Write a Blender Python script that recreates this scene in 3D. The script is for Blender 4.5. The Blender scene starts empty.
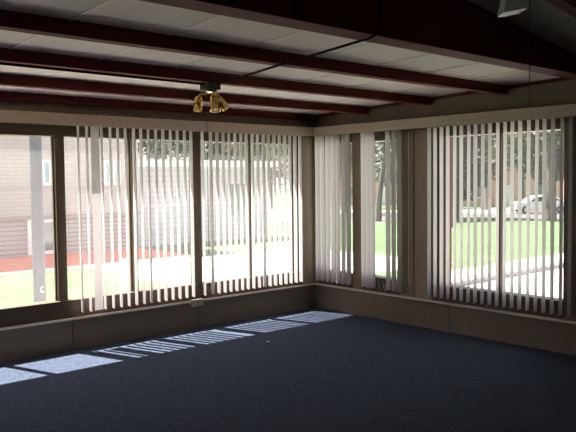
import bpy, bmesh, math, random
from mathutils import Vector, Matrix, noise
C = bpy.context.scene.collection
PI = math.pi
random.seed(7)

# ------------------------------------------------------------------ materials
def mat(name, col, rough=0.6, metal=0.0, var=0.0, scale=8.0, bump=0.0, bscale=60.0, spec=0.5, trans=0.0, coord='Object'):
    m = bpy.data.materials.new(name); m.use_nodes = True
    nt = m.node_tree; N = nt.nodes; L = nt.links
    b = N['Principled BSDF']
    b.inputs['Roughness'].default_value = rough
    b.inputs['Metallic'].default_value = metal
    b.inputs['Specular IOR Level'].default_value = spec
    tc = N.new('ShaderNodeTexCoord')
    c4 = (*col, 1)
    b.inputs['Base Color'].default_value = c4
    src = None
    if var > 0:
        n = N.new('ShaderNodeTexNoise'); n.inputs['Scale'].default_value = scale; n.inputs['Detail'].default_value = 5
        L.new(tc.outputs[coord], n.inputs['Vector'])
        r = N.new('ShaderNodeValToRGB')
        r.color_ramp.elements[0].position = 0.3; r.color_ramp.elements[1].position = 0.7
        r.color_ramp.elements[0].color = (*[max(0, x*(1-var)) for x in col], 1)
        r.color_ramp.elements[1].color = (*[min(1, x*(1+var)) for x in col], 1)
        L.new(n.outputs['Fac'], r.inputs['Fac']); L.new(r.outputs['Color'], b.inputs['Base Color'])
        src = r.outputs['Color']
    if bump > 0:
        n2 = N.new('ShaderNodeTexNoise'); n2.inputs['Scale'].default_value = bscale; n2.inputs['Detail'].default_value = 4
        L.new(tc.outputs[coord], n2.inputs['Vector'])
        bp = N.new('ShaderNodeBump'); bp.inputs['Strength'].default_value = bump; bp.inputs['Distance'].default_value = 0.01
        L.new(n2.outputs['Fac'], bp.inputs['Height']); L.new(bp.outputs['Normal'], b.inputs['Normal'])
    if trans > 0:
        t = N.new('ShaderNodeBsdfTranslucent'); mx = N.new('ShaderNodeMixShader')
        mx.inputs['Fac'].default_value = trans
        t.inputs['Color'].default_value = c4
        if src: L.new(src, t.inputs['Color'])
        L.new(b.outputs[0], mx.inputs[1]); L.new(t.outputs[0], mx.inputs[2])
        L.new(mx.outputs[0], N['Material Output'].inputs['Surface'])
    return m

def mat_brick(name, c1, c2, mortar, bw, bh, ms=0.02, rough=0.85, rot=None, offset=0.5):
    m = bpy.data.materials.new(name); m.use_nodes = True
    nt = m.node_tree; N = nt.nodes; L = nt.links
    b = N['Principled BSDF']; b.inputs['Roughness'].default_value = rough
    tc = N.new('ShaderNodeTexCoord'); mp = N.new('ShaderNodeMapping')
    if rot: mp.inputs['Rotation'].default_value = rot
    t = N.new('ShaderNodeTexBrick'); t.offset = offset
    t.inputs['Color1'].default_value = (*c1, 1); t.inputs['Color2'].default_value = (*c2, 1); t.inputs['Mortar'].default_value = (*mortar, 1)
    t.inputs['Scale'].default_value = 1; t.inputs['Mortar Size'].default_value = ms
    t.inputs['Brick Width'].default_value = bw; t.inputs['Row Height'].default_value = bh
    L.new(tc.outputs['Object'], mp.inputs['Vector']); L.new(mp.outputs['Vector'], t.inputs['Vector']); L.new(t.outputs['Color'], b.inputs['Base Color'])
    return m

def mat_glass(name, haze):
    m = bpy.data.materials.new(name); m.use_nodes = True
    nt = m.node_tree; N = nt.nodes; L = nt.links
    N.remove(N['Principled BSDF'])
    tr = N.new('ShaderNodeBsdfTransparent'); tr.inputs['Color'].default_value = (0.97, 0.97, 0.98, 1)
    gl = N.new('ShaderNodeBsdfGlossy'); gl.inputs['Roughness'].default_value = 0.02
    lw = N.new('ShaderNodeLayerWeight'); lw.inputs['Blend'].default_value = 0.5
    pw = N.new('ShaderNodeMath'); pw.operation = 'POWER'; pw.inputs[1].default_value = 5; L.new(lw.outputs['Facing'], pw.inputs[0])
    fr = N.new('ShaderNodeMath'); fr.operation = 'MULTIPLY_ADD'; fr.inputs[1].default_value = 0.6; fr.inputs[2].default_value = 0.03; L.new(pw.outputs[0], fr.inputs[0])
    mx = N.new('ShaderNodeMixShader'); L.new(fr.outputs[0], mx.inputs['Fac']); L.new(tr.outputs[0], mx.inputs[1]); L.new(gl.outputs[0], mx.inputs[2])
    ts = N.new('ShaderNodeBsdfTranslucent'); ts.inputs['Color'].default_value = (0.9, 0.9, 0.9, 1)  # milky scatter imitates veiling glare in the panes
    m2 = N.new('ShaderNodeMixShader')
    n = N.new('ShaderNodeTexNoise'); n.inputs['Scale'].default_value = 5; n.inputs['Detail'].default_value = 6
    tc = N.new('ShaderNodeTexCoord'); L.new(tc.outputs['Object'], n.inputs['Vector'])
    mr = N.new('ShaderNodeMapRange'); mr.inputs['To Min'].default_value = haze*0.75; mr.inputs['To Max'].default_value = haze*1.25
    L.new(n.outputs['Fac'], mr.inputs['Value']); L.new(mr.outputs[0], m2.inputs['Fac'])
    L.new(mx.outputs[0], m2.inputs[1]); L.new(ts.outputs[0], m2.inputs[2])
    L.new(m2.outputs[0], N['Material Output'].inputs['Surface'])
    return m

def mat_carpet():
    m = mat('navy_carpet', (0.05, 0.06, 0.09), 0.95, spec=0.1)
    nt = m.node_tree; N = nt.nodes; L = nt.links; b = N['Principled BSDF']
    tc = N.new('ShaderNodeTexCoord')
    n = N.new('ShaderNodeTexNoise'); n.inputs['Scale'].default_value = 110; n.inputs['Detail'].default_value = 4; n.inputs['Roughness'].default_value = 0.7
    n3 = N.new('ShaderNodeTexNoise'); n3.inputs['Scale'].default_value = 22; n3.inputs['Detail'].default_value = 5; n3.inputs['Roughness'].default_value = 0.75
    for q in (n, n3): L.new(tc.outputs['Object'], q.inputs['Vector'])
    ad = N.new('ShaderNodeMath'); ad.operation = 'ADD'; L.new(n.outputs['Fac'], ad.inputs[0]); L.new(n3.outputs['Fac'], ad.inputs[1])
    hf = N.new('ShaderNodeMath'); hf.operation = 'MULTIPLY'; hf.inputs[1].default_value = 0.5; L.new(ad.outputs[0], hf.inputs[0])
    r = N.new('ShaderNodeValToRGB'); e = r.color_ramp.elements
    e[0].position = 0.36; e[0].color = (*CARPET_DARK, 1); e[1].position = 0.64; e[1].color = (*CARPET_LIGHT, 1)
    L.new(hf.outputs[0], r.inputs['Fac']); L.new(r.outputs['Color'], b.inputs['Base Color'])
    # round furniture dents pressed into the pile
    acc = hf.outputs[0]
    for (x, y, rx, ry) in [(-2.32, -1.73, .085, .085), (-1.59, -1.77, .085, .085), (-1.62, -3.39, .07, .07), (-2.32, -3.35, .08, .08)]:
        mp = N.new('ShaderNodeMapping'); mp.vector_type = 'POINT'
        mp.inputs['Location'].default_value = (-x/rx, -y/ry, 0); mp.inputs['Scale'].default_value = (1/rx, 1/ry, 0)
        L.new(tc.outputs['Object'], mp.inputs['Vector'])
        ln = N.new('ShaderNodeVectorMath'); ln.operation = 'LENGTH'; L.new(mp.outputs['Vector'], ln.inputs[0])
        mr = N.new('ShaderNodeMapRange'); mr.interpolation_type = 'SMOOTHSTEP'
        mr.inputs['From Min'].default_value = 0.75; mr.inputs['From Max'].default_value = 1.0
        mr.inputs['To Min'].default_value = -1.6; mr.inputs['To Max'].default_value = 0.0
        L.new(ln.outputs['Value'], mr.inputs['Value'])
        a2 = N.new('ShaderNodeMath'); a2.operation = 'ADD'; L.new(acc, a2.inputs[0]); L.new(mr.outputs[0], a2.inputs[1]); acc = a2.outputs[0]
    bp = N.new('ShaderNodeBump'); bp.inputs['Strength'].default_value = 0.7; bp.inputs['Distance'].default_value = 0.012
    L.new(acc, bp.inputs['Height']); L.new(bp.outputs['Normal'], b.inputs['Normal'])
    return m

CARPET_DARK = (0.017, 0.028, 0.056); CARPET_LIGHT = (0.098, 0.125, 0.185)
M = {}
M['carpet'] = mat_carpet()
M['wall'] = mat('tan_wall_panel', (0.225, 0.178, 0.130), 0.7, var=0.06, scale=3, bump=0.15, bscale=90)
M['groove'] = mat('dark_joint', (0.03, 0.025, 0.02), 0.9)
M['post'] = mat('tan_post', (0.35, 0.28, 0.205), 0.6, var=0.05, scale=4)
M['valance'] = mat('cream_valance', (0.58, 0.48, 0.365), 0.55, var=0.04, scale=20, bump=0.1, bscale=200)
M['sill'] = mat('cream_sill_edge', (0.85, 0.74, 0.62), 0.4)
M['panel'] = mat('ceiling_tile', (0.80, 0.72, 0.68), 0.9, var=0.10, scale=160, bump=0.35, bscale=220)
M['joint'] = mat('ceiling_joint_strip', (0.85, 0.80, 0.74), 0.6)
M['red'] = mat('maroon_steel', (0.125, 0.020, 0.017), 0.75, spec=0.2, var=0.12, scale=6)
M['bronze'] = mat('bronze_frame', (0.125, 0.09, 0.062), 0.45, var=0.08, scale=5)
M['slat'] = mat('vinyl_slat', (0.72, 0.69, 0.70), 0.45, trans=0.23, var=0.02, scale=10)
M['rail'] = mat('headrail_metal', (0.30, 0.25, 0.20), 0.5)
M['cord'] = mat('pale_cord', (0.6, 0.55, 0.48), 0.7)
M['chain'] = mat('dark_bead_chain', (0.06, 0.05, 0.04), 0.5, metal=0.3)
M['wand'] = mat('clear_wand', (0.75, 0.72, 0.65), 0.15, trans=0.4)
M['conduit'] = mat('dark_maroon_conduit', (0.025, 0.008, 0.008), 0.9, spec=0.1)
M['brass'] = mat('polished_brass', (0.80, 0.58, 0.20), 0.16, metal=1.0)
M['black'] = mat('black_plastic', (0.012, 0.01, 0.01), 0.5)
M['bulb'] = mat('frosted_bulb', (0.85, 0.85, 0.82), 0.3, trans=0.3)
M['shade'] = mat('frosted_shade', (0.70, 0.70, 0.74), 0.35, trans=0.35, var=0.04)
M['boxcream'] = mat('cream_plastic', (0.50, 0.45, 0.36), 0.5)
M['glassA'] = mat_glass('hazy_window_glass', 0.028)  # washed-out glare of the left windows put into the glass
M['glassB'] = mat_glass('faint_haze_window_glass', 0.02)  # weaker share of the same painted haze
M['grass'] = mat('lawn_grass', (0.075, 0.140, 0.060), 0.95, var=0.35, scale=1.6, bump=0.5, bscale=30, spec=0.1)
M['concrete'] = mat('pale_concrete', (0.62, 0.60, 0.57), 0.9, var=0.06, scale=2, bump=0.1, bscale=40)
M['kerb'] = mat('grey_kerb', (0.22, 0.21, 0.22), 0.9, var=0.08, scale=6)
M['asphalt'] = mat('grey_asphalt', (0.07, 0.07, 0.075), 0.95, var=0.12, scale=3)
M['mulch'] = mat('red_ground_cover', (0.62, 0.17, 0.12), 0.95, var=0.14, scale=3.5, bump=0.5, bscale=20)
M['whitepaint'] = mat('white_paint', (0.80, 0.80, 0.80), 0.6)
M['bblock'] = mat_brick('pale_masonry', (0.44, 0.40, 0.405), (0.40, 0.365, 0.37), (0.36, 0.33, 0.335), 0.4, 0.1, 0.012, rot=(PI/2, 0, 0))
M['siding'] = mat_brick('grey_mauve_siding', (0.40, 0.345, 0.37), (0.38, 0.33, 0.355), (0.20, 0.17, 0.19), 6.0, 0.12, 0.012, rot=(PI/2, 0, 0))
M['siding2'] = mat_brick('lilac_grey_siding', (0.50, 0.49, 0.55), (0.45, 0.44, 0.50), (0.34, 0.33, 0.38), 0.8, 0.16, 0.012, rot=(PI/2, 0, 0))
M['orange'] = mat_brick('orange_brick', (0.62, 0.38, 0.30), (0.56, 0.34, 0.27), (0.55, 0.42, 0.34), 0.22, 0.075, 0.01, rot=(PI/2, 0, PI/2))
M['winglass'] = mat('dark_pane', (0.10, 0.14, 0.15), 0.08, spec=0.8)
M['winblue'] = mat('blue_pane', (0.25, 0.42, 0.5), 0.1, spec=0.8)
M['steelgrey'] = mat('galvanised_pole', (0.12, 0.12, 0.155), 0.55, var=0.10, scale=9)
M['bark'] = mat('grey_brown_bark', (0.10, 0.085, 0.085), 0.95, var=0.3, scale=9, bump=0.6, bscale=25)
M['leaf'] = mat('green_leaves', (0.065, 0.095, 0.045), 0.6, var=0.4, scale=0.8, trans=0.35)
M['leaf2'] = mat('yellow_green_leaves', (0.16, 0.20, 0.08), 0.6, var=0.35, scale=0.8, trans=0.45)
M['leaf3'] = mat('dark_blue_green_leaves', (0.05, 0.07, 0.06), 0.6, var=0.35, scale=0.8, trans=0.3)
M['carwhite'] = mat('white_car_paint', (0.75, 0.76, 0.78), 0.25)
M['cardark'] = mat('dark_car_glass', (0.03, 0.035, 0.04), 0.1)
M['tyre'] = mat('black_tyre', (0.02, 0.02, 0.02), 0.9)
M['chrome'] = mat('grey_wheel_metal', (0.5, 0.5, 0.52), 0.35, metal=0.8)
M['roof'] = mat('grey_roof', (0.20, 0.18, 0.18), 0.9, var=0.15, scale=5)
M['paper'] = mat('white_scrap', (0.8, 0.8, 0.8), 0.8)

# ------------------------------------------------------------------ mesh helpers
class MB:
    def __init__(s): s.bm = bmesh.new()
    def box(s, x0, x1, y0, y1, z0, z1):
        v = [s.bm.verts.new(p) for p in ((x0,y0,z0),(x1,y0,z0),(x1,y1,z0),(x0,y1,z0),(x0,y0,z1),(x1,y0,z1),(x1,y1,z1),(x0,y1,z1))]
        for f in ((0,3,2,1),(4,5,6,7),(0,1,5,4),(1,2,6,5),(2,3,7,6),(3,0,4,7)): s.bm.faces.new([v[i] for i in f])
        return s
    def prism(s, pts, off):           # pts: list of 3-D points, off: extrusion vector
        off = Vector(off)
        a = [s.bm.verts.new(p) for p in pts]; b = [s.bm.verts.new(Vector(p)+off) for p in pts]
        n = len(pts); s.bm.faces.new(a[::-1]); s.bm.faces.new(b)
        for i in range(n): s.bm.faces.new((a[i], a[(i+1) % n], b[(i+1) % n], b[i]))
        return s
    def tube(s, pts, rad, seg=8, cap=True):
        pts = [Vector(p) for p in pts]
        rads = rad if isinstance(rad, (list, tuple)) else [rad]*len(pts)
        rings = []
        for i, p in enumerate(pts):
            if i == 0: d = pts[1]-pts[0]
            elif i == len(pts)-1: d = pts[-1]-pts[-2]
            else: d = (pts[i+1]-pts[i]).normalized()+(pts[i]-pts[i-1]).normalized()
            d.normalize()
            ref = Vector((0,0,1)) if abs(d.z) < 0.9 else Vector((1,0,0))
            a = d.cross(ref).normalized(); b = d.cross(a)
            if rings and False: pass
            rings.append([s.bm.verts.new(p+rads[i]*(math.cos(t)*a+math.sin(t)*b)) for t in [2*PI*k/seg for k in range(seg)]])
        for i in range(len(rings)-1):
            for k in range(seg): s.bm.faces.new((rings[i][k], rings[i][(k+1)%seg], rings[i+1][(k+1)%seg], rings[i+1][k]))
        if cap: s.bm.faces.new(rings[0][::-1]); s.bm.faces.new(rings[-1])
        return s
    def lathe(s, prof, seg=20, origin=(0,0,0), axis=(0,0,1), cap0=False, cap1=False):
        q = Vector((0,0,1)).rotation_difference(Vector(axis).normalized()); o = Vector(origin)
        rings = [[s.bm.verts.new(o+q @ Vector((r*math.cos(2*PI*k/seg), r*math.sin(2*PI*k/seg), z))) for k in range(seg)] for r, z in prof]
        for i in range(len(rings)-1):
            for k in range(seg): s.bm.faces.new((rings[i][k], rings[i][(k+1)%seg], rings[i+1][(k+1)%seg], rings[i+1][k]))
        if cap0: s.bm.faces.new(rings[0][::-1])
        if cap1: s.bm.faces.new(rings[-1])
        return s
    def build(s, name, m, parent=None, smooth=False, bevel=0.0, loc=None):
        bmesh.ops.recalc_face_normals(s.bm, faces=s.bm.faces)
        me = bpy.data.meshes.new(name); s.bm.to_mesh(me); s.bm.free()
        me.materials.append(m)
        if smooth:
            for p in me.polygons: p.use_smooth = True
        o = bpy.data.objects.new(name, me); C.objects.link(o)
        if parent: o.parent = parent
        if loc: o.location = loc
        if bevel:
            b = o.modifiers.new('bevel', 'BEVEL'); b.width = bevel; b.segments = 2; b.limit_method = 'ANGLE'
        if smooth:
            try:
                e = o.modifiers.new('es', 'EDGE_SPLIT'); e.split_angle = math.radians(50)
            except Exception: pass
        return o

def empty(name, loc=(0,0,0), rz=0):
    o = bpy.data.objects.new(name, None); C.objects.link(o); o.location = loc; o.rotation_euler = (0,0,rz); o.empty_display_size = 0.1
    return o
def tag(o, label, cat, group=None, kind=None):
    o['label'] = label; o['category'] = cat
    if group: o['group'] = group
    if kind: o['kind'] = kind
    return o
def struct(o, label=None, cat=None):
    o['kind'] = 'structure'
    if label: o['label'] = label
    if cat: o['category'] = cat
    return o

# ------------------------------------------------------------------ room shell
XL, YB = -9.0, -9.0                # far ends of the room behind and beside the camera
def zc(y): return 2.405 - 0.028*y  # low sloping ceiling by the windows (y is negative)
def zm(x): return 2.555 - 0.128*x  # main roof slope
def beam_y(): return -3.55

struct(MB().box(XL-.14, .14, YB-.14, .14, -.12, 0).build('floor', M['carpet']), 'dark navy blue carpeted floor with four pressed furniture dents', 'floor')

# left wall (window wall), interior face y = 0
A_END = -7.80
w = MB()
seams = [-.03, -1.74, -3.20, -4.70, -6.2, -7.7, XL]
for a, b in zip(seams[1:], seams[:-1]): w.box(a+.003, b-.003, 0, .02, 0, .302)
w.box(XL-.14, .14, .02, .14, -.35, .30)
w.box(XL-.14, .14, 0, .14, 2.135, 2.62)
w.box(-.205, .14, 0, .14, .302, 2.135)
w.box(XL-.14, A_END, 0, .14, .302, 2.135)
struct(w.build('wall_left', M['wall']), 'tan panelled window wall on the left, low below the sills', 'wall')

# right wall, interior face x = 0
w = MB()
seams = [-.0, -1.70, -2.02, -3.60, -5.2, -6.8, YB]
for a, b in zip(seams[1:], seams[:-1]): w.box(0, .02, a+.003, b-.003, 0, .302)
w.box(.02, .14, YB, 0, -.35, .30)
w.prism([(0, -0.0, 2.135), (0, YB, 2.135), (0, YB, 2.72), (0, 0, 2.72)], (.14, 0, 0))
w.box(0, .14, -.085, 0, .302, 2.135)
w.box(0, .14, -.815, -.66, .302, 2.135)
w.box(0, .14, -1.80, -1.375, .302, 2.135)
w.box(0, .14, -6.95, -3.275, .302, 2.135)
w.box(0, .14, YB, -7.6, .302, 2.135)
struct(w.build('wall_right', M['wall']), 'tan panelled window wall on the right with posts between its windows', 'wall')
struct(MB().box(XL-.14, XL, YB, 0, 0, 3.9).build('wall_side', M['wall']))
struct(MB().box(XL-.14, .14, YB-.14, YB, 0, 3.9).build('wall_back', M['wall']))

struct(MB().box(.16, 2.1, -12, -3.6, -.349, -.30).build('bounce_apron', M['concrete']), 'pale concrete apron added out of view outside the right wall to bounce neutral light', 'bounce_apron')  # unseen reflector, added so light entering the extra window is less green
# boards covering the posts
struct(MB().box(-.200, -.004, -.008, 0, .312, 2.12).build('trim_4', M['post']), 'tan corner board on the left wall beside the last slats', 'trim')
struct(MB().box(-.008, 0, -.080, -.010, .312, 2.12).build('trim_5', M['post']), 'tan corner board on the right wall', 'trim')
struct(MB().box(-.010, 0, -.812, -.663, .312, 2.12).build('trim_6', M['post']), 'tan board between the two narrow windows on the right wall', 'trim')
struct(MB().box(-.010, 0, -1.56, -1.380, .312, 2.12).box(-.008, 0, -1.795, -1.585, .312, 2.12).build('trim_7', M['post']), 'brown boards between the narrow window and the wide street window', 'trim')
# thin cream ledges
struct(MB().box(XL, -.0, -.042, 0, .294, .311).build('trim_1', M['sill']), 'thin cream ledge along the left wall below the windows', 'trim')
struct(MB().box(-.042, 0, YB, -.042, .294, .311).build('trim_2', M['sill']), 'thin cream ledge along the right wall below the windows', 'trim')
# maroon angle along the top of the right wall
struct(MB().prism([(-.03, 0, zc(0)-.035), (-.03, -3.5, zc(-3.5)-.035), (-.03, -3.5, zc(-3.5)), (-.03, 0, zc(0))], (.03, 0, 0)).build('trim_3', M['red']), 'dark maroon angle where the ceiling meets the right wall', 'trim')

# low ceiling with cream joint strips
c = MB().prism([(XL-.14, .14, zc(.14)), (XL-.14, -3.53, zc(-3.53)), (XL-.14, -3.53, zc(-3.53)+.10), (XL-.14, .14, zc(.14)+.10)], (-XL+.28, 0, 0))
ce = struct(c.build('ceiling', M['panel']), 'speckled off-white low sloping ceiling panels beside the windows', 'ceiling')
j = MB()
k = 0
while -.045-.617*k > XL:
    x = -.045-.617*k
    j.prism([(x-.009, 0, zc(0)-.005), (x-.009, -3.50, zc(-3.5)-.005), (x-.009, -3.5, zc(-3.5)+.002), (x-.009, 0, zc(0)+.002)], (.018, 0, 0)); k += 1
j.build('joint_strip', M['joint'], ce)
# main ceiling rising to the left
c = MB().prism([(.14, -3.50, zm(.14)), (XL-.14, -3.50, zm(XL-.14)), (XL-.14, -3.50, zm(XL-.14)+.1), (.14, -3.50, zm(.14)+.1)], (0, YB+3.50-.14, 0))
ce2 = struct(c.build('ceiling', M['panel']), 'speckled off-white main ceiling rising to the left beyond the deep beam', 'ceiling')
j = MB(); k = 0
while -.66-.617*k > XL:
    x = -.66-.617*k
    j.box(x-.009, x+.009, YB, -3.56, zm(x)-.005, zm(x)+.002); k += 1
j.build('joint_strip', M['joint'], ce2)

# ------------------------------------------------------------------ beams
def channel(y, zb, h, fl=.085, tw=.05):
    m = MB()
    m.box(XL, -.001, y-tw/2, y+tw/2, zb+.006, zb+h)
    m.box(XL, -.001, y-fl/2, y+fl/2, zb, zb+.008)
    return m
names = ['maroon steel ceiling beam tight against the top of the left window wall',
         'maroon steel ceiling beam second out from the left window wall',
         'maroon steel ceiling beam carrying the brass spotlight, third out from the window wall',
         'maroon steel ceiling beam just before the deep beam, fourth out from the window wall']
for i, y in enumerate((-.035, -.88, -1.77, -2.66)):
    zb = (2.335, 2.345, 2.372, 2.392)[i]
    o = channel(y, zb, zc(y)-zb+.004).build('ceiling_beam', M['red'])
    tag(o, names[i], 'beam', 'steel ceiling beams')
# deep tapered beam
db = empty('deep_beam', (0, -3.55, 2.43))
tag(db, 'deep maroon steel roof girder growing taller to the left, with welded stiffener plates', 'beam')
def child_mesh(mb, name, m, root, **kw):
    o = mb.build(name, m, root, **kw); o.matrix_parent_inverse = Matrix.Identity(4)
    o.location = -Vector(root.location); return o
child_mesh(MB().prism([(-.002, -3.556, 2.43), (XL, -3.556, 2.43), (XL, -3.556, zm(XL)+.0), (-.002, -3.556, zm(0))], (0, .012, 0)), 'web', M['red'], db)
child_mesh(MB().box(XL, -.002, -3.63, -3.47, 2.425, 2.438), 'bottom_flange', M['red'], db)
for x in (-3.50, -6.2):
    child_mesh(MB().box(x-.005, x+.005, -3.62, -3.557, 2.438, zm(x)-.002), 'stiffener', M['red'], db)
# sloping purlin on the main ceiling
o = MB().prism([(-.002, -4.09, zm(0)-.075), (XL, -4.09, zm(XL)-.075), (XL, -4.09, zm(XL)+.004), (-.002, -4.09, zm(0)+.004)], (0, -.05, 0)).prism(
    [(-.002, -4.07, zm(0)-.083), (XL, -4.07, zm(XL)-.083), (XL, -4.07, zm(XL)-.075), (-.002, -4.07, zm(0)-.075)], (0, -.09, 0)).build('ceiling_beam', M['red'])
tag(o, 'maroon steel ceiling beam sloping with the main ceiling at the upper right', 'beam', 'steel ceiling beams')

# ------------------------------------------------------------------ windows
def win(n, axis, segs, glass, label, z0=.302, z1=2.135):
    """segs: list of (a0,a1) glass spans along the wall; frame fills around. axis 'x' -> left wall, 'y' -> right wall"""
    root = empty('window_%d' % n, ((segs[0][0] if axis == 'x' else 0), (0 if axis == 'x' else segs[0][0]), z0))
    struct(root, label, 'window')
    def bx(m, a0, a1, d0, d1, za, zb):
        if axis == 'x': m.box(a0, a1, d0, d1, za, zb)
        else: m.box(d0, d1, a0, a1, za, zb)
    lo, hi = segs[0][2], segs[-1][3]
    f = MB()
    bx(f, lo, hi, .012, .160, z0, .475)         # deep bottom frame
    bx(f, lo, hi, .035, .160, 2.035, z1)        # head
    prev = lo
    for (a0, a1, _, _) in segs:
        bx(f, prev, a0, .045, .130, .475, 2.035)
        bx(f, a0-.0, a0+.012, .085, .115, .475, 2.035)
        bx(f, a1-.012, a1+.0, .085, .115, .475, 2.035)
        prev = a1
    bx(f, prev, hi, .045, .130, .475, 2.035)
    # slim step along the bottom frame
    bx(f, lo, hi, .002, .012, .44, .452)
    child_mesh(f, 'frame', M['bronze'], root)
    for (a0, a1, _, _) in segs:
        g = MB(); bx(g, a0+.002, a1-.002, .098, .102, .477, 2.033)
        child_mesh(g, 'glass_pane', glass, root)
    return root
win(1, 'x', [(-7.75, -7.02, A_END, 0), (-6.98, -6.31, 0, -6.26)], M['glassA'], 'bronze framed window farthest left, outside the picture')
win(2, 'x', [(-6.21, -5.54, -6.26, 0), (-5.50, -4.83, 0, -4.78)], M['glassA'], 'bronze framed window next along the left wall')
win(3, 'x', [(-4.73, -3.99, -4.78, 0), (-3.95, -3.305, 0, -3.26)], M['glassA'], 'bare bronze framed window at the left edge with no blind slats')
win(4, 'x', [(-3.215, -2.505, -3.26, 0), (-2.455, -1.765, 0, -1.715)], M['glassA'], 'bronze framed window in the middle of the left wall behind blinds')
win(5, 'x', [(-1.665, -.99, -1.715, 0), (-.95, -.29, 0, -.205)], M['glassA'], 'bronze framed window on the left wall nearest the corner')
win(6, 'y', [(-.62, -.13, -.66, -.085)], M['glassB'], 'narrow bronze framed window on the right wall nearest the corner')
win(7, 'y', [(-1.335, -.86, -1.375, -.815)], M['glassB'], 'narrow bronze framed window on the right wall showing the leaning tree')
win(8, 'y', [(-3.235, -2.592, -3.275, 0), (-2.560, -1.895, 0, -1.80)], M['glassB'], 'wide bronze framed window at the right facing the street')

win(9, 'y', [(-7.55, -7.0, -7.6, -6.95)], M['glassB'], 'unseen bronze framed window added on the right wall to light the main ceiling')  # added out of view to light the deep beam and main ceiling
# ------------------------------------------------------------------ valances
def valance(name, axis, a0, a1, label):
    m = MB()
    if axis == 'x':
        m.box(a0, a1, -.125, -.117, 2.132, 2.236); m.box(a0, a1, -.117, -.001, 2.228, 2.236)
    else:
        m.box(-.125, -.117, a0, a1, 2.132, 2.236); m.box(-.117, -.001, a0, a1, 2.228, 2.236)
    return tag(m.build(name, M['valance']), label, 'valance', 'valances above the blinds')
valance('valance', 'x', XL+.01, -.002, 'cream valance board running along the left window wall above the blinds')
valance('valance', 'y', -3.75, -.128, 'cream valance board running along the right wall above the blinds')

# ------------------------------------------------------------------ vertical blinds
def slat_mesh():
    bm = bmesh.new(); W, n = .089, 6
    zt, zb = 2.130, .362
    cols = []
    zs = [zt - (zt-zb)*i/10 for i in range(11)]
    for i in range(n+1):
        t = -1+2*i/n
        cols.append([bm.verts.new((t*W/2, .006*(1-t*t), z)) for z in zs])
    for i in range(n):
        for j in range(10):
            bm.faces.new((cols[i][j], cols[i+1][j], cols[i+1][j+1], cols[i][j+1]))
    me = bpy.data.meshes.new('slat'); bm.to_mesh(me); bm.free(); me.materials.append(M['slat'])
    for p in me.polygons: p.use_smooth = True
    return me
SM = slat_mesh()
def hang_mesh():
    m = MB(); m.box(-.008, .008, -.002, .002, 2.10, 2.13)
    return m
def blind(axis, centers, phi, label, group, flats=(), wand=None, rail=None, skip=()):
    """centers along the wall; phi: degrees that the outer edge of a slat leans towards +x (left wall) / +y (right wall)"""
    c0 = rail[0] if rail else min(centers)-.05; c1 = rail[1] if rail else max(centers)+.05
    root = empty('vertical_blind', ((c0+c1)/2, -.075, 2.17) if axis == 'x' else (-.075, (c0+c1)/2, 2.17))
    tag(root, label, 'blind', group)
    m = MB()
    if axis == 'x': m.box(c0, c1, -.097, -.053, 2.132, 2.17)
    else: m.box(-.097, -.053, c0, c1, 2.132, 2.17)
    child_mesh(m, 'headrail', M['rail'], root)
    for i, c in enumerate(centers):
        ph = phi if not isinstance(phi, tuple) else phi[0]+(phi[1]-phi[0])*i/(len(centers)-1)
        a = ph + random.uniform(-2, 2)
        if i in flats: a = 88
        s = bpy.data.objects.new('slat', SM); C.objects.link(s); s.parent = root
        off = Vector((c, -.075, 0)) if axis == 'x' else Vector((-.075, c, 0))
        s.location = off - root.location
        # mesh lies along local x: turn it so its +x end points outwards
        if axis == 'x': s.rotation_euler = (random.uniform(-.0015, .0015), random.uniform(-.002, .002), math.radians(90-a))
        else: s.rotation_euler = (random.uniform(-.002, .002), random.uniform(-.0015, .0015), math.radians(a)+PI*0)
    if wand is not None:
        m = MB()
        p = (wand, -.135) if axis == 'x' else (-.135, wand)
        m.tube([(p[0], p[1], 2.10), (p[0], p[1], .46)], .004, 8)
        child_mesh(m, 'wand', M['wand'], root)
    return root
G = 'vertical blinds hung at the windows'
cA1 = [-3.126, -3.043, -2.955] + [-2.889+.0853*k for k in range(13)]
blind('x', cA1, 11, 'white slat blind at the left with one slat turned flat', G, flats=(2,), rail=(-3.20, -1.80))
blind('x', [-1.72, -1.612] + [-1.53+.0818*k for k in range(16)], (12, 16), 'white vertical slat blind on the left wall ending at the corner of the room', G, rail=(-1.77, -.22))
blind('y', [-.14-.087*k for k in range(7)], 5, 'nearly closed white vertical slat blind on the right wall beside the corner', G, rail=(-.69, -.10))
blind('y', [-.90, -.972, -1.04, -1.265, -1.345, -1.425], 4, 'narrow white slat blind with missing slats, the leaning tree seen through its gap', G, wand=-1.60, rail=(-1.50, -.84))
blind('y', [-1.820-.0807*k for k in range(20)], (13, 5), 'wide white vertical slat blind at the right in front of the street', G, rail=(-3.44, -1.72))
# loose bottom cords where the slats are missing
for i, y in enumerate((-1.105, -1.175)):
    o = MB().tube([(-.07, y, .46), (-.075, y-.02, .41), (-.085, y-.045, .345)], .003, 6).build('blind_cord', M['cord'])
    tag(o, ('loose pale cord end at the blind gap, the one nearer the corner', 'loose pale cord end at the blind gap, the one farther from the corner')[i], 'cord', 'loose cord ends')

# junction box on the sill
jb = empty('junction_box', (-1.785, -.03, .31)); tag(jb, 'small cream junction box on the left wall ledge under the middle blind joint', 'junction box')
child_mesh(MB().box(-1.875, -1.73, -.06, 0, .25, .325), 'box_body', M['boxcream'], jb, bevel=.004)
child_mesh(MB().lathe([(.008, 0), (.008, .004)], 10, (-1.80, -.064, .29), (0, -1, 0), True, True), 'knockout', M['black'], jb)

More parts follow.
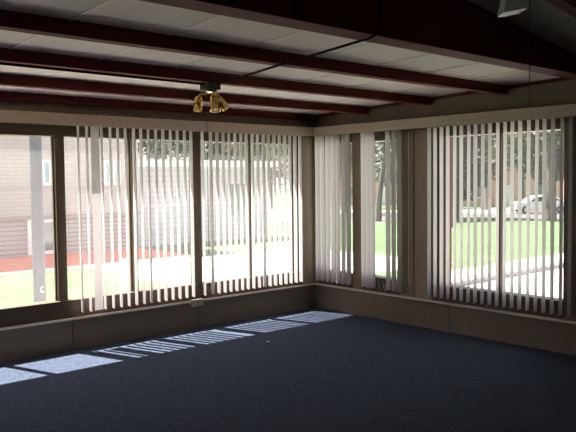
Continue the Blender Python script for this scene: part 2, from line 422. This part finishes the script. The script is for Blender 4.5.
# ------------------------------------------------------------------ brass spotlight cluster
sp = empty('spotlight_cluster', (-2.80, -1.77, 2.37))
tag(sp, 'polished brass three-head spotlight on a dark box under a maroon beam', 'ceiling light')
RX = Vector((.75, -.66, 0))
def spw(a, z, d=0): # a metres to the right seen from the room, z height, d towards the window wall
    return Vector((-2.80, -1.77, 0)) + RX*a + Vector((.66, .75, 0))*d + Vector((0, 0, z))
child_mesh(MB().box(-2.860, -2.745, -1.835, -1.71, 2.316, 2.371), 'mount_box', M['black'], sp, bevel=.004)
child_mesh(MB().lathe([(.012, 0), (.05, .004), (.052, .016), (.045, .024), (.0, .026)], 20, tuple(spw(.005, 2.292)), (0, 0, 1)), 'canopy', M['brass'], sp, smooth=True)
child_mesh(MB().tube([spw(.0, 2.305), spw(-.04, 2.285), spw(-.075, 2.285), spw(-.092, 2.265)], .007, 8), 'arm', M['brass'], sp, smooth=True)
child_mesh(MB().tube([spw(.005, 2.305), spw(.025, 2.285), spw(.035, 2.268)], .008, 8), 'arm', M['brass'], sp, smooth=True)
child_mesh(MB().tube([spw(.02, 2.31, -.02), spw(.05, 2.285, -.03), spw(.075, 2.262, -.02)], .007, 8), 'arm', M['brass'], sp, smooth=True)
def head(top, bot, r):
    top, bot = Vector(top), Vector(bot); ax = (bot-top); L_ = ax.length; ax.normalize()
    prof = [(.0, 0), (r*.35, .002), (r*.72, L_*.10), (r*.86, L_*.25), (r*.86, L_*.42), (r*.92, L_*.45), (r*.92, L_*.50), (r*.88, L_*.53), (r*.95, L_*.9), (r, L_), (r*.93, L_), (r*.84, L_*.6), (r*.5, L_*.45), (0, L_*.44)]
    hd = child_mesh(MB().lathe(prof, 24, top, ax), 'lamp_head', M['brass'], sp, smooth=True)
    b = MB().lathe([(0, -.004+L_*.45), (r*.35, L_*.5), (r*.62, L_*.72), (r*.66, L_*.86), (r*.45, L_*.99), (0, L_*1.02)], 16, top, ax)
    bo = b.build('bulb', M['bulb'], hd, smooth=True)
head(spw(-.092, 2.268), spw(-.100, 2.150, -.012), .037)
head(spw(.030, 2.275), spw(.040, 2.150, -.03), .043)
head(spw(.055, 2.262, -.01), spw(.125, 2.165, -.02), .034)
ch = MB(); pc = spw(-.032, 0)
ch.tube([(pc.x, pc.y, 2.29), (pc.x, pc.y, .78)], .0022, 6)
for k in range(2): ch.lathe([(0, -.012), (.006, -.006), (.006, .006), (0, .012)], 8, (pc.x, pc.y, .77+k*.0), (0, 0, 1))
child_mesh(ch, 'pull_chain', M['chain'], sp)

# conduits
o = MB().tube([(XL+.01, -1.825, 2.360), (-2.880, -1.80, 2.352)], .009, 8).build('conduit', M['conduit'], smooth=True)
tag(o, 'thin maroon conduit running left from the brass spotlight box along its beam', 'conduit', 'conduits to the spotlight')
o = MB().tube([(-2.80, -1.846, 2.352), (-2.84, -2.2, 2.362), (-2.89, -2.7, 2.380), (-2.945, -3.3, 2.400), (-2.975, -3.60, 2.410), (-2.965, -3.648, 2.425), (-2.94, -3.650, 2.46), (-2.92, -3.645, 2.52), (-2.92, -3.63, zm(-2.92)-.02)], .008, 10).build('conduit', M['conduit'], smooth=True)
tag(o, 'thin maroon conduit crossing under two beams and bending up the deep girder', 'conduit', 'conduits to the spotlight')

# ------------------------------------------------------------------ frosted hanging light, top right
hl = empty('hanging_light', (-2.33, -4.2, zm(-2.33)))
tag(hl, 'frosted glass ceiling lamp shade cut by the top edge, with a long thin pull chain', 'ceiling light')
child_mesh(MB().lathe([(.0, 0), (.07, 0), (.065, -.03), (.02, -.04), (.0, -.04)], 20, (-2.33, -4.2, zm(-2.33)), (0, 0, 1)), 'canopy', M['brass'], hl, smooth=True)
child_mesh(MB().tube([(-2.33, -4.2, zm(-2.33)-.03), (-2.33, -4.2, 2.80), (-2.36, -4.2, 2.755), (-2.42, -4.2, 2.72)], .012, 8), 'stem', M['brass'], hl, smooth=True)
sh = MB(); q = Vector((0, 0, 1)).rotation_difference(Vector((.10, 0, 1)).normalized()).to_matrix(); c0 = Vector((-2.455, -4.2, 2.52))
rt, dp = RX, Vector((.66, .75, 0))
def sq(h, a, off): return [sh.bm.verts.new(c0+rt*(sx*a+off)+dp*(sy*a)+Vector((0, 0, h+sx*a*.16))) for sx, sy in ((-1, -1), (1, -1), (1, 1), (-1, 1))]
rings = [sq(0, .066, 0), sq(.05, .062, .006), sq(.14, .056, .016), sq(.19, .035, .022), sq(.20, .012, .024)]
for a, b in zip(rings, rings[1:]):
    for k in range(4): sh.bm.faces.new((a[k], a[(k+1) % 4], b[(k+1) % 4], b[k]))
sh.bm.faces.new(rings[0][::-1]); sh.bm.faces.new(rings[-1])
child_mesh(sh, 'lamp_shade', M['shade'], hl, bevel=.004)
child_mesh(MB().tube([(-2.275, -4.2, 2.72), (-2.262, -4.2, 2.66), (-2.262, -4.2, 2.02)], .0028, 6), 'pull_chain', M['chain'], hl)

# scrap on the carpet
o = MB().prism([(-1.665, -1.06, .002), (-1.635, -1.065, .002), (-1.63, -1.045, .002), (-1.655, -1.035, .002)], (0.002, 0, .006)).build('paper_scrap', M['paper'])
tag(o, 'tiny white scrap lying on the dark blue carpet near the sunlit strip', 'scrap')

# ------------------------------------------------------------------ outside, left
GZ = -.35
CX, CY = -6.019, -6.337
FW = Vector((.661, .7505, 0)); RT = Vector((.7505, -.661, 0))     # across and along the street
def gz(d): return GZ - .95*min(1, max(0, (d-24)/22))
def lawn():
    m = MB(); bm = m.bm; xs = [-60, -20] + [-10+4*k for k in range(45)]; ys = [-60, -30, -10, -5, 0.2] + [4*k for k in range(1, 42)]
    ys = sorted(set(ys)); xs = sorted(set(xs+[.2]))
    V = {}
    for x in xs:
        for y in ys:
            dd = (x-CX)*FW.x+(y-CY)*FW.y; V[x, y] = bm.verts.new((x, y, gz(dd)))
    for a, b in zip(xs, xs[1:]):
        for c, e in zip(ys, ys[1:]):
            if b <= .2 and e <= .2: continue
            bm.faces.new((V[a, c], V[b, c], V[b, e], V[a, e]))
    return m
struct(lawn().build('lawn', M['grass']), 'green lawn outside both rows of windows', 'lawn')
struct(MB().box(-12, 4.0, 8.45, 8.65, GZ, GZ+.07).build('kerb', M['whitepaint']), 'white kerb along the front of the red strip outside the left window', 'kerb')
struct(MB().box(-12, 4.0, 8.65, 11.75, GZ, GZ+.05).build('planting_bed', M['mulch']), 'red strip of ground at the foot of the pale building', 'bed')
struct(MB().box(-12, .2, .16, 2.3, GZ, GZ+.05).build('bounce_apron', M['concrete']), 'pale concrete apron added out of view outside the left wall to brighten the ceiling', 'bounce_apron')  # unseen reflector, added to throw sunlight up onto the ceiling
struct(MB().box(.9, 7.5, 3.2, 8.4, GZ, GZ+.02).build('pavement', M['concrete']), 'sunlit pale concrete paving outside the left blinds', 'pavement')

bd = empty('building', (0, 12, GZ)); tag(bd, 'pale masonry building with grey siding below, seen through the left windows', 'building')
child_mesh(MB().box(-16, 4.15, 11.75, 20, .70, 6.5), 'upper_wall', M['bblock'], bd)
child_mesh(MB().box(-16, 4.15, 11.82, 20, GZ+.002, .70), 'lower_wall', M['siding'], bd)
child_mesh(MB().box(-16, 4.15, 11.70, 11.75, 1.46, 1.52), 'band', M['siding'], bd)
child_mesh(MB().box(-16, 4.15, 11.70, 11.75, .68, .75), 'band', M['siding'], bd)
child_mesh(MB().box(-16.3, 4.4, 11.4, 20.3, 6.5, 6.7), 'roof', M['roof'], bd)
def bwin(x0, x1, z0, z1, glass, y=11.75, t=.07):
    f = MB()
    f.box(x0-t, x1+t, y-.05, y+.06, z1, z1+t); f.box(x0-t, x1+t, y-.05, y+.06, z0-t, z0); f.box(x0-t, x0, y-.05, y+.06, z0, z1); f.box(x1, x1+t, y-.05, y+.06, z0, z1)
    fo = child_mesh(f, 'window_frame', M['whitepaint'], bd)
    po = MB().box(x0, x1, y-.02, y+.03, z0, z1).build('pane', glass, fo)
bwin(1.36, 1.48, 1.60, 2.13, M['winblue'])
bwin(3.12, 3.20, 1.58, 2.13, M['winblue']); bwin(3.40, 3.48, 1.58, 2.13, M['winblue'])
bwin(-1.2, -1.0, 1.6, 2.13, M['winblue'])
bwin(.98, 1.60, -.20, .55, M['winglass'], y=11.80, t=.09)

lb = empty('low_building', (6, 12.2, GZ)); tag(lb, 'low flat-roofed wing with lilac grey siding and white eaves behind the blinds', 'building')
child_mesh(MB().box(4.16, 9.3, 12.1, 18, GZ+.002, 2.05), 'wall', M['siding2'], lb)
child_mesh(MB().box(4.16, 9.6, 11.8, 18.2, 2.05, 2.25), 'roof', M['whitepaint'], lb)
child_mesh(MB().box(7.6, 8.3, 12.05, 12.1, .5, 1.5), 'window', M['winglass'], lb)

# round grey pole
po = empty('utility_pole', (-2.515, 2.5, GZ)); tag(po, 'round grey metal pole standing just outside the bare left window', 'pole')
child_mesh(MB().lathe([(.078, 0), (.075, 4.2), (.0, 4.25)], 28, (-2.515, 2.5, GZ), (0, 0, 1), True), 'shaft', M['steelgrey'], po, smooth=True)
st = MB()
n = 14; cpos = [(-.0 + .020*math.cos(PI*.35+2*PI*.68*k/n), .036*math.sin(PI*.35+2*PI*.68*k/n)) for k in range(n+1)]
def onpole(u, z):  # u: metres around the front of the pole
    a = math.atan2(-(8.84), -3.5) + u/.0765
    return (-2.515+.0800*math.cos(a), 2.5+.0800*math.sin(a), z)
st.tube([onpole(u+.035, .235+v) for u, v in cpos], .007, 6)
child_mesh(st, 'marking', M['whitepaint'], po)
# cream lower stub pipes seen low through the blinds
o = MB().box(-.99, -.86, 3.05, 3.15, GZ, .45).build('bollard', M['siding2'])
tag(o, 'short blue-grey box post standing low outside behind the left blind', 'post')

# maroon posts outside the right wall
for i, (x, y) in enumerate(((.60, -1.575), (.60, .19))):
    o = MB().box(x-.03, x+.03, y-.03, y+.03, GZ, 2.9).build('porch_post', M['red'])
    tag(o, ('thin maroon steel post outside the wide street window', 'thin maroon steel post outside the nearly closed corner blind')[i], 'post', 'maroon posts outside')

# ------------------------------------------------------------------ outside, right
struct(MB().box(2.2, 60, -6, .92, GZ, GZ+.03).box(2.2, 60, 1.10, 2.32, GZ, GZ+.03).build('sidewalk', M['concrete']), 'sunlit white concrete walk outside the street window', 'sidewalk')
struct(MB().box(2.2, 60, .92, 1.10, GZ, GZ+.12).build('kerb', M['kerb']), 'low grey kerb running along the middle of the white walk', 'kerb')
# the ground falls gently away towards the street
def far(px, d):  # a point d metres out from the room, fanned sideways
    v = Vector((CX, CY, 0)) + FW*d + RT*(d*(px-288)/699); return (v.x, v.y, gz(d))
def strip(d0, d1, dz, s0=-8, s1=70):
    m = MB(); o = Vector((CX, CY, 0)); q = [o+FW*a+RT*b for a, b in ((d0, s0), (d0, s1), (d1, s1), (d1, s0))]
    m.prism([(p.x, p.y, gz(d0 if k < 2 else d1)-.02) for k, p in enumerate(q)], (0, 0, .02+dz)); return m
struct(strip(46.5, 57, .02).build('road', M['asphalt']), 'grey street with parked cars beyond the lawn', 'road')
struct(strip(57, 64, .05).build('sidewalk', M['concrete']), 'pale pavement on the far side of the street', 'sidewalk')

def house(loc, rz, w, d, h, rh, label):
    r = empty('house', loc, rz); tag(r, label, 'house', 'houses across the street')
    MB().box(-w/2, w/2, -d/2, d/2, 0.002, h).build('wall', M['orange'], r)
    MB().prism([(-w/2-.4, -d/2-.5, h), (w/2+.4, -d/2-.5, h), (0, -d/2-.5, h+rh)], (0, d+1, 0)).build('roof', M['roof'], r)
    MB().prism([(-w/2+.1, -d/2-.55, h+.1), (w/2-.1, -d/2-.55, h+.1), (0, -d/2-.55, h+rh-.15)], (0, .04, 0)).build('gable', M['whitepaint'], r)
    for x in (-w*.3, w*.3):
        f = MB().box(x-.6, x+.6, -d/2-.06, -d/2, .9, 2.3).build('window_frame', M['whitepaint'], r)
        MB().box(x-.5, x+.5, -d/2-.08, -d/2-.06, 1.0, 2.2).build('pane', M['winglass'], f)
    MB().box(-.5, .5, -d/2-.06, -d/2, .05, 2.15).build('door', M['whitepaint'], r)
rz = math.atan2(FW.y, FW.x)-PI/2
house(far(496, 76), rz, 11, 9, 4.3, 2.2, 'orange brick house with a white gable across the street')
house(far(379, 84), rz, 11, 9, 4.3, 2.0, 'orange brick house behind the leaning tree across the street')
house(far(612, 80), rz, 14, 9, 4.5, 2.0, 'orange brick house behind the thick trunk across the street')

def car(loc, rz, label):
    r = empty('car', (loc[0], loc[1], loc[2]+.02), rz); tag(r, label, 'car')
    prof = [(-2.2, .35), (-2.25, .75), (-1.9, .92), (-1.25, .98), (-.65, 1.42), (.75, 1.46), (1.55, 1.05), (2.1, .98), (2.2, .7), (2.15, .33)]
    MB().prism([(x, -.86, z) for x, z in prof], (0, 1.72, 0)).build('body', M['carwhite'], r, bevel=.06)
    for s in (-1, 1):
        MB().prism([(-1.05, s*.865, 1.0), (-.62, s*.865, 1.36), (.02, s*.865, 1.39), (.02, s*.865, 1.0)], (0, s*.012, 0)).build('side_window', M['cardark'], r)
        MB().prism([(.10, s*.865, 1.0), (.10, s*.865, 1.39), (.72, s*.865, 1.40), (1.3, s*.865, 1.06)], (0, s*.012, 0)).build('side_window', M['cardark'], r)
        for x in (-1.4, 1.35):
            wo = MB().lathe([(.0, -.10), (.26, -.10), (.32, -.07), (.33, 0), (.32, .07), (.26, .10), (0, .10)], 20, (x, s*.80, .33), (0, 1, 0)).build('wheel', M['tyre'], r)
            MB().lathe([(0, 0), (.2, 0), (.19, .02), (0, .03)], 16, (x, s*.90, .33), (0, s, 0)).build('hubcap', M['chrome'], wo)
    MB().box(-2.27, -2.24, -.7, .7, .6, .75).build('bumper', M['cardark'], r)
cz = math.atan2(RT.y, RT.x)
car(far(540, 56.5), cz, 'white car parked in the street beside the thick tree trunk')

# thin lamp post
o = MB().lathe([(.09, 0), (.07, .3), (.05, 4.6), (.0, 4.62)], 12, far(451.5, 34), (0, 0, 1), True).build('street_lamp', M['black'])
tag(o, 'thin dark post standing on the lawn at the left of the street window', 'post')

# ------------------------------------------------------------------ trees
def tree(x, y, th, tr, blobs, leaf, label, group, lean=(0, 0), n=2600, ls=.20, seed=1, z=None):
    rnd = random.Random(seed)
    r = empty('tree', (x, y, GZ if z is None else z)); tag(r, label, 'tree', group)
    t = MB()
    top = Vector((lean[0], lean[1], th))
    pts = [Vector((0, 0, 0)), top*.25*.7+Vector((0, 0, th*.08)), top*.6, top]
    pts = [Vector((0, 0, 0)), Vector((lean[0]*.12, lean[1]*.12, th*.28)), Vector((lean[0]*.5, lean[1]*.5, th*.62)), top]
    t.tube(pts, [tr*1.25, tr, tr*.85, tr*.55], 10)
    for (bx, by, bz, br) in blobs:
        e = Vector((bx, by, bz)); s = pts[2].lerp(top, rnd.random())
        if (e-s).length > .3: t.tube([s, s.lerp(e, .5)+Vector((0, 0, .1)), e], [tr*.45, tr*.3, tr*.12], 6)
    t.build('trunk', M['bark'], r, smooth=True)
    bm = bmesh.new(); tot = sum(b[3]**2 for b in blobs)
    for (bx, by, bz, br) in blobs:
        for k in range(int(n*br*br/tot)):
            d = Vector((rnd.gauss(0, 1), rnd.gauss(0, 1), rnd.gauss(0, 1))).normalized()*br*(rnd.random()**.45)
            d.z *= .75
            d *= .8+.5*noise.noise(d*1.3+Vector((bx, by, bz)))
            c = Vector((bx, by, bz))+d
            a = Vector((rnd.gauss(0, 1), rnd.gauss(0, 1), rnd.gauss(0, 1))).normalized(); b = a.orthogonal().normalized()
            s = ls*rnd.uniform(.6, 1.3)
            vs = [bm.verts.new(c+a*s*.6), bm.verts.new(c+b*s*.35), bm.verts.new(c-a*s*.6), bm.verts.new(c-b*s*.35)]
            bm.faces.new(vs)
    me = bpy.data.meshes.new('foliage'); bm.to_mesh(me); bm.free(); me.materials.append(leaf)
    o = bpy.data.objects.new('foliage', me); C.objects.link(o); o.parent = r
G = 'trees outside the windows'
def ftree(px, d, *a, **k):
    p = far(px, d); tree(p[0], p[1], *a, z=p[2], **k)
def blobs(z0, z1, w, n, r0, r1, seed, lean=(0, 0)):
    q = random.Random(seed); out = []
    for i in range(n):
        f = i/(n-1); a = q.uniform(0, 2*PI); rr = w*math.sqrt(q.random())*(1-.35*f)
        out.append((lean[0]+rr*math.cos(a), lean[1]+rr*math.sin(a), z0+(z1-z0)*f, q.uniform(r0, r1)))
    return out
ftree(378, 48, 5.4, .20, blobs(5.0, 10, 2.8, 9, 1.6, 2.3, 2, (.9, -.9)), M['leaf'], 'leaning tree on the lawn seen through the gap in the narrow blind', G, lean=(.45, -.45), seed=2, n=4200, ls=.34)
ftree(550, 46, 5.8, .36, blobs(5.2, 11, 3.6, 11, 1.6, 2.4, 3), M['leaf'], 'thick straight trunk tree at the right of the street window', G, lean=(.1, -.1), seed=3, n=5200, ls=.34)
ftree(458, 50, 3.5, .25, blobs(1.9, 8.5, 1.5, 10, 1.5, 2.2, 4), M['leaf3'], 'dark bushy tree at the left of the street window', G, seed=4, n=6000, ls=.36)
ftree(487, 62, 4.5, .22, blobs(5.2, 10, 2.6, 8, 1.5, 2.2, 5), M['leaf2'], 'yellow-green tree in front of the orange brick house', G, seed=5, n=3600, ls=.36)
ftree(522, 66, 4.5, .25, blobs(3.6, 10.5, 3.0, 11, 1.6, 2.4, 6), M['leaf'], 'broad tree across the street behind the parked cars', G, seed=6, n=4600, ls=.4)
ftree(568, 66, 4.5, .25, blobs(3.2, 11, 2.8, 11, 1.6, 2.4, 16), M['leaf3'], 'dark tree across the street at the far right', G, seed=16, n=4600, ls=.4)
ftree(345, 60, 4.0, .25, blobs(3.5, 10, 3.0, 9, 1.8, 2.5, 7), M['leaf2'], 'pale green tree far beyond the nearly closed corner blind', G, seed=7, n=3600, ls=.4)
ftree(404, 68, 4.0, .25, blobs(3.6, 11, 3.2, 10, 1.8, 2.5, 17), M['leaf3'], 'dark tree across the street to the right of the leaning tree', G, seed=17, n=4600, ls=.4)
for i, (px, lbl) in enumerate(((360, 'tall tree on the far left behind the brick houses'), (430, 'tall tree behind the gap between the first two brick houses'), (478, 'tall tree behind the left side of the gabled brick house'), (520, 'tall tree behind the right side of the gabled brick house'), (566, 'tall tree behind the brick house at the far right'))):
    ftree(px, 96, 6, .35, blobs(4, 13, 4.2, 13, 2.6, 3.6, 40+i), M[('leaf3', 'leaf')[i % 2]], lbl, G, seed=40+i, n=4600, ls=.6)
for i, (x, y, lf, lb_) in enumerate([(11.0, 23, 'leaf', 'tree rising behind the left end of the low wing'), (14.5, 24.5, 'leaf3', 'dark tree rising behind the middle of the low wing'), (17.2, 22.8, 'leaf', 'tree rising behind the right end of the low wing'),
                              (20.3, 28.2, 'leaf2', 'pale green tree seen through the blind left of the corner'), (25.0, 30.5, 'leaf', 'tree seen through the last slats before the corner')]):
    tree(x, y, 3.0, .18, [(0, 0, 3.8, 1.8), (-1.5, .9, 3.6, 1.5), (1.5, -.6, 3.7, 1.5), (0, 0, 5.2, 1.7), (.8, -.4, 2.4, 1.0)], M[lf], lb_, G, seed=20+i, n=3000)

# ------------------------------------------------------------------ light
sun = bpy.data.lights.new('sun', 'SUN'); sun.energy = 23.0; sun.angle = math.radians(.53); sun.color = (1, .91, .80)
so = bpy.data.objects.new('sun', sun); C.objects.link(so)
so.rotation_euler = Vector((.345, -1, -2.36)).to_track_quat('-Z', 'Y').to_euler(); so.location = (0, 0, 20)
W = bpy.data.worlds.new('world'); bpy.context.scene.world = W; W.use_nodes = True
nt = W.node_tree; bg = nt.nodes['Background']
sky = nt.nodes.new('ShaderNodeTexSky'); sky.sky_type = 'HOSEK_WILKIE'; sky.turbidity = 6.0; sky.ground_albedo = .4
sky.sun_direction = Vector((-.345, 1, 2.36)).normalized()
mix = nt.nodes.new('ShaderNodeMix'); mix.data_type = 'RGBA'; mix.inputs['Factor'].default_value = .6
mix.inputs[7].default_value = (1.0, 0.97, 0.98, 1)
nt.links.new(sky.outputs[0], mix.inputs[6]); nt.links.new(mix.outputs[2], bg.inputs['Color'])
bg.inputs['Strength'].default_value = 1.7

# ------------------------------------------------------------------ camera
cd = bpy.data.cameras.new('camera'); cam = bpy.data.objects.new('camera', cd); C.objects.link(cam)
cd.sensor_width = 36; cd.lens = 699.08/576*36; cd.clip_end = 300
d = Vector((0.65996526, 0.749554, -0.05113372)); r = Vector((0.75014672, -0.66119094, -0.01031685)); u = Vector((0.04154219, 0.03154903, 0.99863853))
cam.matrix_world = Matrix(((r.x, u.x, -d.x, -6.01906351), (r.y, u.y, -d.y, -6.33663443), (r.z, u.z, -d.z, 1.6), (0, 0, 0, 1)))
S = bpy.context.scene; S.camera = cam
S.view_settings.view_transform = 'Standard'; S.view_settings.look = 'None'; S.view_settings.gamma = 1; S.view_settings.use_curve_mapping = False
S.view_settings.exposure = 0.45
S.cycles.max_bounces = 12; S.cycles.diffuse_bounces = 8; S.cycles.transparent_max_bounces = 16
